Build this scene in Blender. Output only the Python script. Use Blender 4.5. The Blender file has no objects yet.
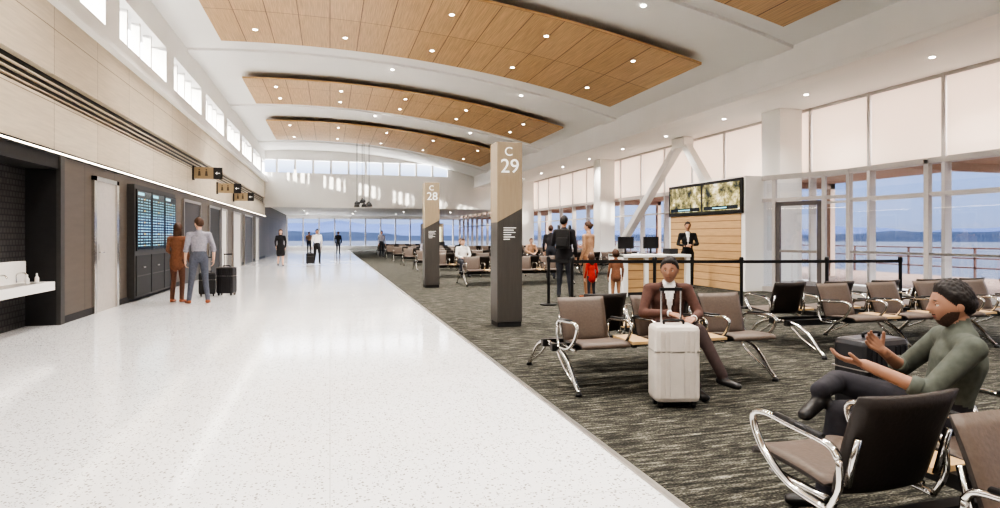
import bpy,bmesh,math,random
import numpy as np
from mathutils import Vector,Matrix,Euler
random.seed(3)
S=bpy.context.scene
def lin(c): return tuple(((x/255)/12.92 if x/255<=.04045 else ((x/255+.055)/1.055)**2.4) for x in c)+(1,)
V=Vector
# ---------------------------------------------------------------- materials
def _new(name):
    m=bpy.data.materials.new(name); m.use_nodes=True
    nt=m.node_tree; return m,nt,nt.nodes,nt.links,nt.nodes['Principled BSDF']
def _coord(nt,axes='XYZ',scale=(1,1,1)):
    n=nt.nodes;l=nt.links
    tc=n.new('ShaderNodeTexCoord'); sp=n.new('ShaderNodeSeparateXYZ'); cb=n.new('ShaderNodeCombineXYZ'); mp=n.new('ShaderNodeMapping')
    l.new(tc.outputs['Object'],sp.inputs[0])
    for i,a in enumerate(axes): l.new(sp.outputs['XYZ'.index(a)],cb.inputs[i])
    l.new(cb.outputs[0],mp.inputs[0]); mp.inputs['Scale'].default_value=scale
    return mp.outputs[0]
def mat(name,c,rough=.5,metal=0,vary=.12,scale=12,bump=0,stretch=(1,1,1),emit=0,spec=None):
    m,nt,n,l,p=_new(name)
    co=_coord(nt,'XYZ',stretch)
    no=n.new('ShaderNodeTexNoise'); no.inputs['Scale'].default_value=scale; no.inputs['Detail'].default_value=4
    l.new(co,no.inputs['Vector'])
    rp=n.new('ShaderNodeValToRGB'); L=lin(c)
    rp.color_ramp.elements[0].position=.3; rp.color_ramp.elements[1].position=.7
    rp.color_ramp.elements[0].color=tuple(x*(1-vary) for x in L[:3])+(1,)
    rp.color_ramp.elements[1].color=tuple(min(1,x*(1+vary)) for x in L[:3])+(1,)
    l.new(no.outputs['Fac'],rp.inputs[0]); l.new(rp.outputs[0],p.inputs['Base Color'])
    p.inputs['Roughness'].default_value=rough; p.inputs['Metallic'].default_value=metal
    if spec is not None: p.inputs['Specular IOR Level'].default_value=spec
    if emit:
        l.new(rp.outputs[0],p.inputs['Emission Color']); p.inputs['Emission Strength'].default_value=emit
    if bump:
        b=n.new('ShaderNodeBump'); b.inputs['Strength'].default_value=bump; b.inputs['Distance'].default_value=.01
        l.new(no.outputs['Fac'],b.inputs['Height']); l.new(b.outputs[0],p.inputs['Normal'])
    return m
def panelmat(name,c1,c2,cm,bw,rh,mortar,axes,rough=.5,offset=.5,grain=(1,12,1),gs=3,gv=.25):
    m,nt,n,l,p=_new(name)
    co=_coord(nt,axes)
    br=n.new('ShaderNodeTexBrick'); br.offset=offset
    br.inputs['Color1'].default_value=lin(c1); br.inputs['Color2'].default_value=lin(c2); br.inputs['Mortar'].default_value=lin(cm)
    br.inputs['Scale'].default_value=1; br.inputs['Mortar Size'].default_value=mortar; br.inputs['Brick Width'].default_value=bw; br.inputs['Row Height'].default_value=rh
    br.inputs['Mortar Smooth'].default_value=0
    l.new(co,br.inputs['Vector'])
    co2=_coord(nt,axes,grain)
    no=n.new('ShaderNodeTexNoise'); no.inputs['Scale'].default_value=gs; no.inputs['Detail'].default_value=6
    l.new(co2,no.inputs['Vector'])
    mr=n.new('ShaderNodeMapRange'); mr.inputs['From Min'].default_value=.3; mr.inputs['From Max'].default_value=.7
    mr.inputs['To Min'].default_value=1-gv; mr.inputs['To Max'].default_value=1+gv*.5
    l.new(no.outputs['Fac'],mr.inputs['Value'])
    mx=n.new('ShaderNodeVectorMath'); mx.operation='SCALE'
    l.new(br.outputs['Color'],mx.inputs[0]); l.new(mr.outputs[0],mx.inputs['Scale']); l.new(mx.outputs[0],p.inputs['Base Color'])
    p.inputs['Roughness'].default_value=rough
    return m
def terrazzo():
    m,nt,n,l,p=_new('terrazzo')
    co=_coord(nt)
    def specks(scale,th,col,src):
        vo=n.new('ShaderNodeTexVoronoi'); vo.inputs['Scale'].default_value=scale; l.new(co,vo.inputs['Vector'])
        sp=n.new('ShaderNodeSeparateColor'); l.new(vo.outputs['Color'],sp.inputs[0])
        g=n.new('ShaderNodeMath'); g.operation='GREATER_THAN'; g.inputs[1].default_value=th; l.new(sp.outputs[0],g.inputs[0])
        d=n.new('ShaderNodeMath'); d.operation='LESS_THAN'; d.inputs[1].default_value=.42; l.new(vo.outputs['Distance'],d.inputs[0])
        mm=n.new('ShaderNodeMath'); mm.operation='MULTIPLY'; l.new(g.outputs[0],mm.inputs[0]); l.new(d.outputs[0],mm.inputs[1])
        mx=n.new('ShaderNodeMix'); mx.data_type='RGBA'; l.new(mm.outputs[0],mx.inputs[0]); l.new(src,mx.inputs[6]); mx.inputs[7].default_value=lin(col)
        return mx.outputs[2]
    no=n.new('ShaderNodeTexNoise'); no.inputs['Scale'].default_value=.6; no.inputs['Detail'].default_value=5; l.new(co,no.inputs['Vector'])
    rp=n.new('ShaderNodeValToRGB'); rp.color_ramp.elements[0].color=lin((222,222,223)); rp.color_ramp.elements[1].color=lin((240,240,241)); l.new(no.outputs['Fac'],rp.inputs[0])
    br=n.new('ShaderNodeTexBrick'); br.offset=0; br.inputs['Scale'].default_value=1; br.inputs['Brick Width'].default_value=2.95; br.inputs['Row Height'].default_value=3.0; br.inputs['Mortar Size'].default_value=.004
    br.inputs['Color1'].default_value=(1,1,1,1); br.inputs['Color2'].default_value=(.95,.95,.95,1); br.inputs['Mortar'].default_value=(.78,.78,.77,1); l.new(co,br.inputs['Vector'])
    mu=n.new('ShaderNodeMix'); mu.data_type='RGBA'; mu.blend_type='MULTIPLY'; mu.inputs[0].default_value=1; l.new(rp.outputs[0],mu.inputs[6]); l.new(br.outputs['Color'],mu.inputs[7])
    a=specks(50,.84,(150,146,142),mu.outputs[2]); b=specks(90,.88,(125,121,118),a)
    l.new(b,p.inputs['Base Color']); p.inputs['Roughness'].default_value=.10; p.inputs['Specular IOR Level'].default_value=.8
    return m
def carpet():
    m,nt,n,l,p=_new('carpet_weave')
    co=_coord(nt,'XYZ',(1.8,13,1)); co2=_coord(nt,'XYZ',(30,60,1))
    a=n.new('ShaderNodeTexNoise'); a.inputs['Scale'].default_value=2.2; a.inputs['Detail'].default_value=8; a.inputs['Roughness'].default_value=.75; l.new(co,a.inputs['Vector'])
    b=n.new('ShaderNodeTexNoise'); b.inputs['Scale'].default_value=2; b.inputs['Detail'].default_value=3; l.new(co2,b.inputs['Vector'])
    ad=n.new('ShaderNodeMath'); ad.operation='MULTIPLY_ADD'; ad.inputs[1].default_value=.45; l.new(b.outputs['Fac'],ad.inputs[0]); l.new(a.outputs['Fac'],ad.inputs[2])
    rp=n.new('ShaderNodeValToRGB'); e=rp.color_ramp.elements
    e[0].position=.6; e[0].color=lin((36,36,34)); e[1].position=.93; e[1].color=lin((160,156,142))
    x=e.new(.72); x.color=lin((60,59,54)); x=e.new(.80); x.color=lin((92,90,82))
    l.new(ad.outputs[0],rp.inputs[0]); l.new(rp.outputs[0],p.inputs['Base Color']); p.inputs['Roughness'].default_value=1; p.inputs['Specular IOR Level'].default_value=.1
    return m
def glassmat(name,gloss=.07,tint=(1,1,1,1)):
    m=bpy.data.materials.new(name); m.use_nodes=True; nt=m.node_tree; n=nt.nodes; l=nt.links
    n.remove(n['Principled BSDF']); o=n['Material Output']
    t=n.new('ShaderNodeBsdfTransparent'); t.inputs[0].default_value=tint
    g=n.new('ShaderNodeBsdfGlossy'); g.inputs['Roughness'].default_value=.02
    mx=n.new('ShaderNodeMixShader'); mx.inputs[0].default_value=gloss
    l.new(t.outputs[0],mx.inputs[1]); l.new(g.outputs[0],mx.inputs[2]); l.new(mx.outputs[0],o.inputs[0]); return m
def shademat():
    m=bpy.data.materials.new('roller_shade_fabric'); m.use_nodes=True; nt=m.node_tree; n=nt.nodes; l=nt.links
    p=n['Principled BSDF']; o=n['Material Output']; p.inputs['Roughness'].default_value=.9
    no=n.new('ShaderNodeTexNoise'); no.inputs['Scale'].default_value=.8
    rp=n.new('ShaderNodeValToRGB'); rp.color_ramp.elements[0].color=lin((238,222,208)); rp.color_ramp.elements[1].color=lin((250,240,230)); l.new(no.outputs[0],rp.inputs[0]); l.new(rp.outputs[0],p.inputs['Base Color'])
    l.new(rp.outputs[0],p.inputs['Emission Color']); p.inputs['Emission Strength'].default_value=.3  # emission added to the fabric in place of daylight coming through it
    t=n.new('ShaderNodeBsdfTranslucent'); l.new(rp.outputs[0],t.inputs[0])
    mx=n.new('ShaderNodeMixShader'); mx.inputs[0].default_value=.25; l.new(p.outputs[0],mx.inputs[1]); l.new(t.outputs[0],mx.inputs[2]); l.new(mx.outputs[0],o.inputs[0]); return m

white=mat('white_paint',(240,238,234),.55,vary=.02,scale=1)
ceilw=mat('ceiling_white',(238,237,234),.7,vary=.02,scale=.5)
chrome=mat('polished_aluminium',(215,213,210),.16,1,vary=.04)
steel=mat('brushed_steel',(175,170,165),.35,.9,vary=.06,scale=20,stretch=(1,1,.1))
black=mat('black_plastic',(22,21,22),.45,vary=.2)
darkg=mat('dark_grey_panel',(62,60,59),.5,vary=.1)
charcoal=mat('charcoal',(38,37,38),.6,vary=.1)
leather=mat('taupe_leather',(92,79,70),.5,vary=.1,scale=60,bump=.15)
leather_shaded=mat('taupe_leather_shaded',(44,37,33),.5,vary=.1,scale=60,bump=.15)  # same leather, shade of chair backs and undersides put into the colour
maple=mat('maple_veneer',(206,174,130),.4,vary=.12,scale=5,stretch=(1,8,1))
wood=panelmat('ceiling_wood',(204,168,124),(196,160,115),(112,86,58),2.6,.75,.011,'YXZ',.45,0,(.6,26,1),2.2,.3)
cream=panelmat('wall_veneer',(208,196,176),(200,187,166),(130,118,100),1.8,1.15,.007,'YZX',.5,0,(1,14,1),2,.1)
taupew=panelmat('wall_taupe',(98,89,80),(90,82,74),(48,43,39),1.5,2.7,.008,'YZX',.5,0,(1,6,1),2,.1)
tile=panelmat('alcove_tile',(86,84,84),(72,70,70),(34,33,33),.09,.09,.01,'YZX',.35,.5)
slatw=panelmat('desk_wood',(206,170,126),(198,161,116),(128,96,64),30,.2,.01,'YZX',.45,0,(1,8,1),3,.12)
slatx=panelmat('counter_wood',(202,166,120),(194,157,112),(128,96,64),30,.2,.01,'XZY',.45,0,(1,8,1),3,.12)
frame=mat('window_frame',(200,194,190),.4,vary=.03)
glass=glassmat('window_glass',.05); glassi=glassmat('partition_glass',.1,(.93,.95,.98,1))
shade=shademat(); terr=terrazzo(); carp=carpet()
lamp=mat('lamp_glow',(255,246,230),.5,vary=0,emit=16)
led=mat('led_strip',(255,240,215),.5,vary=0,emit=6)
tan=mat('tan_sign',(156,138,110),.5,vary=.05)
picto=mat('sign_pictogram',(80,68,54),.5,vary=.05)
signw=mat('sign_white',(245,243,238),.5,vary=.01,emit=.3)
# ---------------------------------------------------------------- mesh builder
class B:
    def __init__(s): s.bm=bmesh.new(); s.mats=[]
    def mi(s,m):
        if m not in s.mats: s.mats.append(m)
        return s.mats.index(m)
    def face(s,vs,m):
        try:
            f=s.bm.faces.new(vs); f.material_index=s.mi(m); return f
        except ValueError: return None
    def box(s,x0,x1,y0,y1,z0,z1,m):
        v=[s.bm.verts.new((x,y,z)) for x in (x0,x1) for y in (y0,y1) for z in (z0,z1)]
        for q in ((0,1,3,2),(4,6,7,5),(0,4,5,1),(2,3,7,6),(0,2,6,4),(1,5,7,3)): s.face([v[i] for i in q],m)
        return v
    def obox(s,c,size,m,R=None):
        h=[a/2 for a in size]; v=s.box(-h[0],h[0],-h[1],h[1],-h[2],h[2],m)
        R=R or Matrix.Identity(3)
        for a in v: a.co=R@a.co+V(c)
    def quad(s,p,m): s.face([s.bm.verts.new(a) for a in p],m)
    def tube(s,pts,r,m,n=8,sx=1,closed=False):
        pts=[V(p) for p in pts]; N=len(pts); rings=[]
        rs=r if isinstance(r,(list,tuple)) else [r]*N
        t0=(pts[1]-pts[0]).normalized(); u=t0.orthogonal().normalized()
        if abs(t0.x)<.9: u=(V((1,0,0))-t0*t0.x).normalized()
        for i,p in enumerate(pts):
            if closed: t=(pts[(i+1)%N]-pts[i-1]).normalized()
            else: t=((pts[min(i+1,N-1)]-pts[max(i-1,0)])).normalized()
            u=(u-t*u.dot(t)).normalized(); w=t.cross(u)
            rings.append([s.bm.verts.new(p+(u*math.cos(a)*sx+w*math.sin(a))*rs[i]) for a in [2*math.pi*k/n for k in range(n)]])
        for i in range(N if closed else N-1):
            A=rings[i];C=rings[(i+1)%N]
            for k in range(n): s.face([A[k],A[(k+1)%n],C[(k+1)%n],C[k]],m)
        if not closed: s.face(rings[0][::-1],m); s.face(rings[-1],m)
    def cyl(s,p0,p1,r,m,n=16): s.tube([p0,p1],r,m,n)
    def ball(s,c,r,m,seg=12,R=None):
        r=r if isinstance(r,(tuple,list)) else (r,r,r)
        ret=bmesh.ops.create_uvsphere(s.bm,u_segments=seg,v_segments=max(6,seg*2//3),radius=1)
        R=R or Matrix.Identity(3)
        for v in ret['verts']:
            v.co=R@V((v.co.x*r[0],v.co.y*r[1],v.co.z*r[2]))+V(c)
            for f in v.link_faces: f.material_index=s.mi(m)
    def mesh(s,name,smooth=False):
        bmesh.ops.recalc_face_normals(s.bm,faces=s.bm.faces)
        me=bpy.data.meshes.new(name); s.bm.to_mesh(me); s.bm.free()
        for m in s.mats: me.materials.append(m)
        if smooth:
            for p in me.polygons: p.use_smooth=True
        return me
    def obj(s,name,parent=None,loc=(0,0,0),rz=0,smooth=False,bevel=0):
        return place(name,s.mesh(name,smooth),parent,loc,rz,bevel)
def place(name,me,parent=None,loc=(0,0,0),rz=0,bevel=0):
    o=bpy.data.objects.new(name,me); S.collection.objects.link(o); o.location=loc; o.rotation_euler=(0,0,rz)
    if parent: o.parent=parent
    if bevel:
        b=o.modifiers.new('bevel','BEVEL'); b.width=bevel; b.segments=2; b.limit_method='ANGLE'
    return o
def empty(name,loc=(0,0,0),rz=0,parent=None):
    o=bpy.data.objects.new(name,None); S.collection.objects.link(o); o.location=loc; o.rotation_euler=(0,0,rz); o.empty_display_size=.1
    if parent: o.parent=parent
    return o
def smoothpts(pts,k=5):
    P=[V(p) for p in pts]; P=[P[0]*2-P[1]]+P+[P[-1]*2-P[-2]]; out=[]
    for i in range(1,len(P)-2):
        for j in range(k):
            t=j/k; a,b,c,d=P[i-1:i+3]
            out.append(.5*((2*b)+(c-a)*t+(2*a-5*b+4*c-d)*t*t+(3*b-a-3*c+d)*t**3))
    out.append(P[-2]); return out
def text(name,body,size,loc,rot,m,parent=None,align='CENTER',ext=.003):
    c=bpy.data.curves.new(name,'FONT'); c.body=body; c.size=size; c.align_x=align; c.extrude=ext; c.materials.append(m)
    o=bpy.data.objects.new(name,c); S.collection.objects.link(o); o.location=loc; o.rotation_euler=rot
    if parent: o.parent=parent
    return o
# ---------------------------------------------------------------- room shell
XL=-4.1; XE=1.75; XB=10.0; XW=13.0; Y0=-9; YE=42; YF=62
def arch(x,top=7.12): return top-.01235*(x+.93)**2
b=B(); b.box(XL-1,XE,Y0,YF,-.3,0,terr); b.obj('floor')
b=B(); b.box(XE,XW+.2,Y0,YF,-.3,.006,carp); b.obj('floor_carpet')
b=B(); b.box(XE-.02,XE+.02,Y0,YF,0,.012,steel); b.obj('trim_floor_edge')
def archslab(bb,x0,x1,y0,y1,top,th,m,n=28,me=None):
    me=me or m; up=[];lo=[]
    for i in range(n+1):
        x=x0+(x1-x0)*i/n; z=arch(x,top)
        lo.append([bb.bm.verts.new((x,y,z)) for y in (y0,y1)]); up.append([bb.bm.verts.new((x,y,z+th)) for y in (y0,y1)])
    for i in range(n):
        bb.face([lo[i][0],lo[i+1][0],lo[i+1][1],lo[i][1]],m); bb.face([up[i][0],up[i][1],up[i+1][1],up[i+1][0]],me)
        bb.face([lo[i][0],up[i][0],up[i+1][0],lo[i+1][0]],me); bb.face([lo[i][1],lo[i+1][1],up[i+1][1],up[i][1]],me)
    bb.face([lo[0][0],lo[0][1],up[0][1],up[0][0]],me); bb.face([lo[n][0],up[n][0],up[n][1],lo[n][1]],me)
b=B(); archslab(b,XL-.5,XB+.2,Y0,YE+.2,7.12,.2,ceilw); b.obj('ceiling',smooth=False)
b=B()
for yc in (11.6,20.2,28.2,38.5,2.6): archslab(b,XL,XB,yc-.5,yc+.5,7.05,.2,ceilw)
b.obj('ceiling_ribs')
edge=mat('cloud_edge',(204,168,122),.5,vary=.08)
clouds=[(4.2,10.2),(13.0,18.1),(22.2,26.3),(30.1,35.9),(-6,1.2)]
for i,(y0,y1) in enumerate(clouds):
    b=B(); archslab(b,-2.9,8.9,y0,y1,6.86,.06,wood,me=edge); b.obj('ceiling_wood_panel' if i==0 else 'ceiling_wood_panel.%03d'%i)
# beam + aisle soffit
b=B(); b.box(XB-.05,XB+.5,Y0,YE,4.85,5.8,white); b.box(XB-.12,XB+.1,Y0,YE,4.82,4.95,white); b.obj('ceiling_beam',bevel=.02)
b=B(); b.box(XB+.4,XW+.3,Y0,YE,4.98,5.2,ceilw); b.obj('ceiling_aisle')
b=B(); b.box(XL-1,XW+.2,YE+.3,YF,3.45,3.65,ceilw); b.obj('ceiling_corridor')
# left wall
AL0,AL1=5.5,11.0; XA=XL-.45
b=B()
for (ya,yb) in ((Y0,AL0),(AL1,YE)): b.box(XL-.5,XL,ya,yb,0,2.7,taupew)
b.box(XL-.5,XL,YE,YF,0,3.45,taupew)
b.box(XL-.5,XL,Y0,YE,2.7,3.5,cream); b.box(XL-.5,XL-.12,Y0,YE,3.5,3.9,black); b.box(XL-.5,XL,Y0,YE,3.9,4.95,cream)
b.box(XL-.5,XL,Y0,YE,5.05,5.4,white); b.box(XL-.5,XL,Y0,YE,6.3,7.05,white)
y=Y0
while y<YE:
    b.box(XL-.5,XL,y,y+.8,5.4,6.3,white)
    for k in (1,2,3): b.box(XL-.3,XL-.12,y+.8+k*.9-.04,y+.8+k*.9+.04,5.4,6.3,white)
    y+=4.4
b.obj('wall_left')
b=B()
for k in range(3): b.box(XL-.12,XL-.07,Y0,YE,3.58+k*.1,3.60+k*.1,cream)
b.obj('trim_wall_slats')
b=B(); b.box(XL-.1,XL+.16,Y0,YE,4.95,5.06,white); b.obj('trim_wall_ledge',bevel=.01)
b=B(); b.box(XL-.01,XL+.03,Y0,YE,2.66,2.73,black); b.box(XL+.03,XL+.04,Y0,YE,2.68,2.70,led); b.obj('trim_light_strip')
b=B(); b.box(XL,XL+.015,AL1+.1,YE,0,.12,charcoal); b.obj('baseboard_left')
b=B(); b.box(XA-.1,XA,AL0,AL1,0,2.7,tile); b.box(XA,XL+.02,AL1-.04,AL1,0,2.7,charcoal); b.box(XA,XL+.02,AL0,AL0+.04,0,2.7,charcoal); b.box(XA,XL+.0,AL0,AL1,2.45,2.66,charcoal)
b.box(XL-.03,XL+.03,AL1-.05,AL1+.1,0,2.66,darkg)
b.obj('wall_alcove')
b=B(); b.quad([(XL-.2,Y0,5.4),(XL-.2,YE,5.4),(XL-.2,YE,6.3),(XL-.2,Y0,6.3)],glass); b.obj('window_clerestory')
b=B(); b.box(XL-.5,XW+.3,Y0-.2,Y0,0,8,white); b.obj('wall_back_sunblock')  # unseen wall added behind the camera to keep the low sun out
# end wall with upper windows
b=B(); b.box(XL-.5,XW,YE,YE+.3,3.45,5.6,white)
x=XL-.5
while x<XW:
    b.box(x,x+.14,YE+.05,YE+.25,5.6,6.5,white); x+=1.15
b.box(8.2,XW,YE+.02,YE+.28,5.5,8,white); b.box(XL-.5,XW,YE,YE+.3,6.45,8.2,white); b.box(XL-.5,XW,YE-.25,YE+.35,3.3,3.5,white)
b.obj('wall_end')
b=B(); b.quad([(XL,YE+.2,5.6),(8.2,YE+.2,5.6),(8.2,YE+.2,6.5),(XL,YE+.2,6.5)],glass); b.obj('window_end_clerestory')
# far corridor end
b=B(); b.box(XL-.5,XW+.2,YF,YF+.2,0,.4,white); b.box(XL-.5,XW+.2,YF,YF+.2,3.1,3.6,white)
for k in range(12): b.box(XL+k*1.5,XL+k*1.5+.12,YF-.05,YF+.2,.4,3.2,frame)
b.obj('wall_far')
b=B()
shop=mat('shop_front',(150,134,116),.6,vary=.3,scale=2); warm=mat('shop_lit_interior',(255,224,184),.6,vary=.4,scale=3,emit=.6)
x0,x1,y0=8.0,9.6,52
b.box(x0,x1,y0,y0+3,.006,2.5,shop); b.box(x0+.15,x1-.15,y0-.03,y0,.9,2.2,warm); b.box(x0-.05,x1+.05,y0-.25,y0+.02,0.006,.9,darkg)
for k in range(5): b.box(x0+.2+k*(x1-x0)/5.5,x0+.24+k*(x1-x0)/5.5,y0-.06,y0,.9,2.2,charcoal)
b.obj('shop_kiosk')
# right window wall
b=B()
b.box(XW-.1,XW+.2,Y0,YF,0,.14,frame); b.box(XW-.06,XW+.12,Y0,YF,3.02,3.14,frame); b.box(XW-.06,XW+.12,Y0,YF,4.9,5.2,frame); b.box(XW-.04,XW+.08,Y0,YF,2.28,2.34,frame)
yy=Y0; wm=[]
while yy<YF: b.box(XW-.08,XW+.12,yy-.04,yy+.04,.1,5,frame); wm.append(yy); yy+=1.9
b.obj('wall_right_mullions')
b=B(); b.quad([(XW+.03,Y0,.1),(XW+.03,YF,.1),(XW+.03,YF,5),(XW+.03,Y0,5)],glass); b.obj('window_right')
b=B()
for y in wm:
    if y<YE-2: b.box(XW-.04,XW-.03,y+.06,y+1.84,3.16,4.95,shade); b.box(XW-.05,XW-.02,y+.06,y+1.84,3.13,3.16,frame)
b.obj('roller_shades')
b=B(); b.box(XW-.13,XW-.1,Y0,YE,0,.1,frame); b.obj('baseboard_right')
for i,y in enumerate((14.0,25.6,37.2,2.4)):
    b=B(); b.box(12.1,12.85,y,y+.75,0,4.98,white); b.box(12.06,12.89,y-.04,y+.79,0,.16,steel)
    b.obj('white_column' if i==0 else 'white_column.%03d'%i,bevel=.015)
b=B()
def brace(p,q,w=.28):
    p=V(p);q=V(q); d=(q-p); L=d.length; R=d.to_track_quat('Z','X').to_matrix()
    b.obox((p+q)/2,(w,w,L),white,R)
brace((12.4,19.2,4.85),(12.4,15.1,.1)); brace((12.4,19.4,4.85),(12.4,25.2,.1)); b.box(12.2,12.6,18.9,19.7,4.6,4.97,white)
b.obj('diagonal_brace',bevel=.02)
# ---------------------------------------------------------------- glazed vestibule partition
G=empty('glass_partition',(0,0,0))
b=B(); Xp=11.3
for y in (3,5.1,7.2,9.05,10.9): b.box(Xp-.05,Xp+.05,y-.05,y+.05,0,2.9,frame)
b.box(Xp-.05,Xp+.05,3,10.9,2.82,2.92,frame); b.box(Xp-.05,Xp+.05,3,10.9,0,.14,frame); b.box(Xp-.03,Xp+.03,3,10.9,2.2,2.26,frame); b.box(Xp-.04,Xp-.02,3,10.9,1.02,1.07,steel)
A=V((11.3,10.9,0)); C=V((10.45,13.1,0)); dv=(C-A); L=dv.length; an=math.atan2(dv.y,dv.x); R=Matrix.Rotation(an,3,'Z')
def seg(s0,s1,z0,z1,t,m): b.obox(A+dv.normalized()*((s0+s1)/2)+V((0,0,(z0+z1)/2)),(s1-s0,t,z1-z0),m,R)
for s_ in (0,.55,1.75,L): seg(s_-.04,s_+.04,0,2.9,.1,frame)
seg(0,L,2.8,2.92,.1,frame); seg(0,L,2.26,2.34,.09,frame); seg(0,.55,0,.14,.08,frame); seg(1.75,L,0,.14,.08,frame)
b.obj('frame',G)
b=B(); b.quad([(Xp,3,.1),(Xp,10.9,.1),(Xp,10.9,2.85),(Xp,3,2.85)],glassi)
seg(0,L,.1,2.85,.01,glassi)
b.obj('glass',G)
dg2=mat('door_frame_grey',(104,98,96),.4,.3,vary=.05)
D=empty('door_gate'); b=B()
seg(.62,1.68,0,.22,.07,dg2); seg(.62,1.68,2.14,2.24,.07,dg2); seg(.6,.7,0,2.24,.07,dg2); seg(1.6,1.7,0,2.24,.07,dg2); seg(.7,1.6,1.0,1.06,.1,steel); b.obj('leaf',D)
# ---------------------------------------------------------------- pylons
def pylmat():
    m,nt,n,l,p=_new('pylon_two_tone')
    tc=n.new('ShaderNodeTexCoord'); sp=n.new('ShaderNodeSeparateXYZ'); l.new(tc.outputs['Object'],sp.inputs[0])
    a=n.new('ShaderNodeMath'); a.operation='MULTIPLY_ADD'; a.inputs[1].default_value=-.55; l.new(sp.outputs[0],a.inputs[0]); l.new(sp.outputs[2],a.inputs[2])
    g=n.new('ShaderNodeMath'); g.operation='GREATER_THAN'; g.inputs[1].default_value=1.72; l.new(a.outputs[0],g.inputs[0])
    no=n.new('ShaderNodeTexNoise'); no.inputs['Scale'].default_value=6; mp=n.new('ShaderNodeMapping'); mp.inputs['Scale'].default_value=(8,8,.6); l.new(tc.outputs['Object'],mp.inputs[0]); l.new(mp.outputs[0],no.inputs[0])
    rp=n.new('ShaderNodeValToRGB'); rp.color_ramp.elements[0].color=lin((150,134,112)); rp.color_ramp.elements[1].color=lin((170,154,130)); l.new(no.outputs[0],rp.inputs[0])
    r2=n.new('ShaderNodeValToRGB'); r2.color_ramp.elements[0].color=lin((74,71,68)); r2.color_ramp.elements[1].color=lin((86,82,78)); l.new(no.outputs[0],r2.inputs[0])
    mx=n.new('ShaderNodeMix'); mx.data_type='RGBA'; l.new(g.outputs[0],mx.inputs[0]); l.new(r2.outputs[0],mx.inputs[6]); l.new(rp.outputs[0],mx.inputs[7]); l.new(mx.outputs[2],p.inputs['Base Color']); p.inputs['Roughness'].default_value=.45
    return m
pm=pylmat()
for i,(y,t) in enumerate(((8.8,'29'),(16.05,'28'))):
    E=empty('gate_pylon' if i==0 else 'gate_pylon.001',(2.65,y+.2,0))
    b=B(); b.box(-.2,.2,-.2,.2,.08,2.84,pm); b.box(-.19,.19,-.19,.19,0.006,.08,charcoal); b.obj('shaft',E,bevel=.006)
    text('letter','C',.19,(-.02,-.206,2.63),(math.pi/2,0,0),signw,E); text('number',t,.30,(0,-.206,2.37),(math.pi/2,0,0),signw,E)
    b=B()
    for k in range(6):
        w=[.2,.16,.19,.12,.18,.1][k]; b.box(-.1,-.1+w,-.204,-.2,1.52-k*.035,1.530-k*.035,signw)
    b.obj('small_print',E)
# ---------------------------------------------------------------- left wall fittings
F=empty('drinking_fountain',(XA,0,0)); b=B()
for (y0,y1,z) in ((9.0,10.75,.70),(7.2,8.9,.9)):
    b.box(0.005,.48,y0,y1,z-.13,z,white); b.box(0.005,.1,y0,y1,z,z+.32,white)
    b.box(.14,.42,y0+.2,y1-.2,z-.002,z+.004,steel)
    for yy in (y0+.35,(y0+y1)/2,y1-.3): b.tube(smoothpts([(.1,yy,z+.01),(.1,yy,z+.13),(.2,yy,z+.15),(.24,yy,z+.11)],4),.012,chrome)
    for yy in (y0+.2,y1-.15,y1-.45): b.tube([(.3,yy,z),(.3,yy,z+.07),(.3,yy,z+.1),(.3,yy,z+.14)],[.028,.028,.012,.012],white,12)
b.obj('basins',F,bevel=.015)
D=empty('door_service',(XL,0,0)); b=B()
doorm=mat('door_paint',(196,188,180),.35,.3,vary=.05)
b.box(0,.05,12.3,12.42,0,2.48,chrome); b.box(0,.05,13.48,13.6,0,2.48,chrome); b.box(0,.05,12.3,13.6,2.4,2.48,chrome); b.box(0,.02,12.42,13.48,0,2.4,doorm)
b.box(.02,.025,12.55,12.62,.95,1.25,steel); b.tube(smoothpts([(.02,12.6,1.1),(.07,12.6,1.1),(.07,12.72,1.1)],4),.012,chrome); b.obj('leaf_and_frame',D)
E=empty('flight_information_display',(XL,0,0)); b=B()
scr=mat('screen_dark',(14,28,40),.15,vary=.2,emit=.3); rowm=mat('screen_rows',(120,180,195),.4,vary=.1,scale=90,emit=.7); rowy=mat('screen_rows_amber',(240,210,120),.4,emit=.7)
b.box(0,.14,14.25,17.7,.08,2.5,darkg)
for k in range(3):
    y0=14.33+k*1.12; b.box(.14,.17,y0,y0+1.06,1.08,2.4,black); b.box(.17,.172,y0+.03,y0+1.03,1.11,2.37,scr)
    b.box(.172,.174,y0+.06,y0+.5,2.28,2.34,rowm)
    for r in range(17):
        z=2.2-r*.063; x=y0+.07
        for w in (.12,.2,.08,.16,.12):
            ww=w*random.uniform(.6,1); b.box(.172,.174,x,x+ww,z-.009,z+.009,rowy if (w==.08 and r%4==0) else rowm); x+=w+.055
    b.box(.14,.16,y0,y0+1.06,.12,.98,charcoal); b.box(.16,.165,y0+.03,y0+1.03,.53,.55,darkg); b.box(.16,.18,y0+.45,y0+.6,.7,.73,steel)
b.obj('display_bank',E)
b=B(); palem=mat('pale_door',(214,208,200),.4,vary=.04)
for (y0,y1,m1) in ((19.2,21.4,darkg),(23.0,25.0,charcoal),(25.4,26.6,palem),(28.4,30.6,palem),(32,35,darkg),(36.5,38,palem)):
    b.box(XL,XL+.03,y0,y1,0,2.4,m1); b.box(XL,XL+.06,y0-.08,y0,0,2.48,steel); b.box(XL,XL+.06,y1,y1+.08,0,2.48,steel); b.box(XL,XL+.06,y0,y1,2.4,2.48,steel)
b.obj('door_concourse_row')
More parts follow.
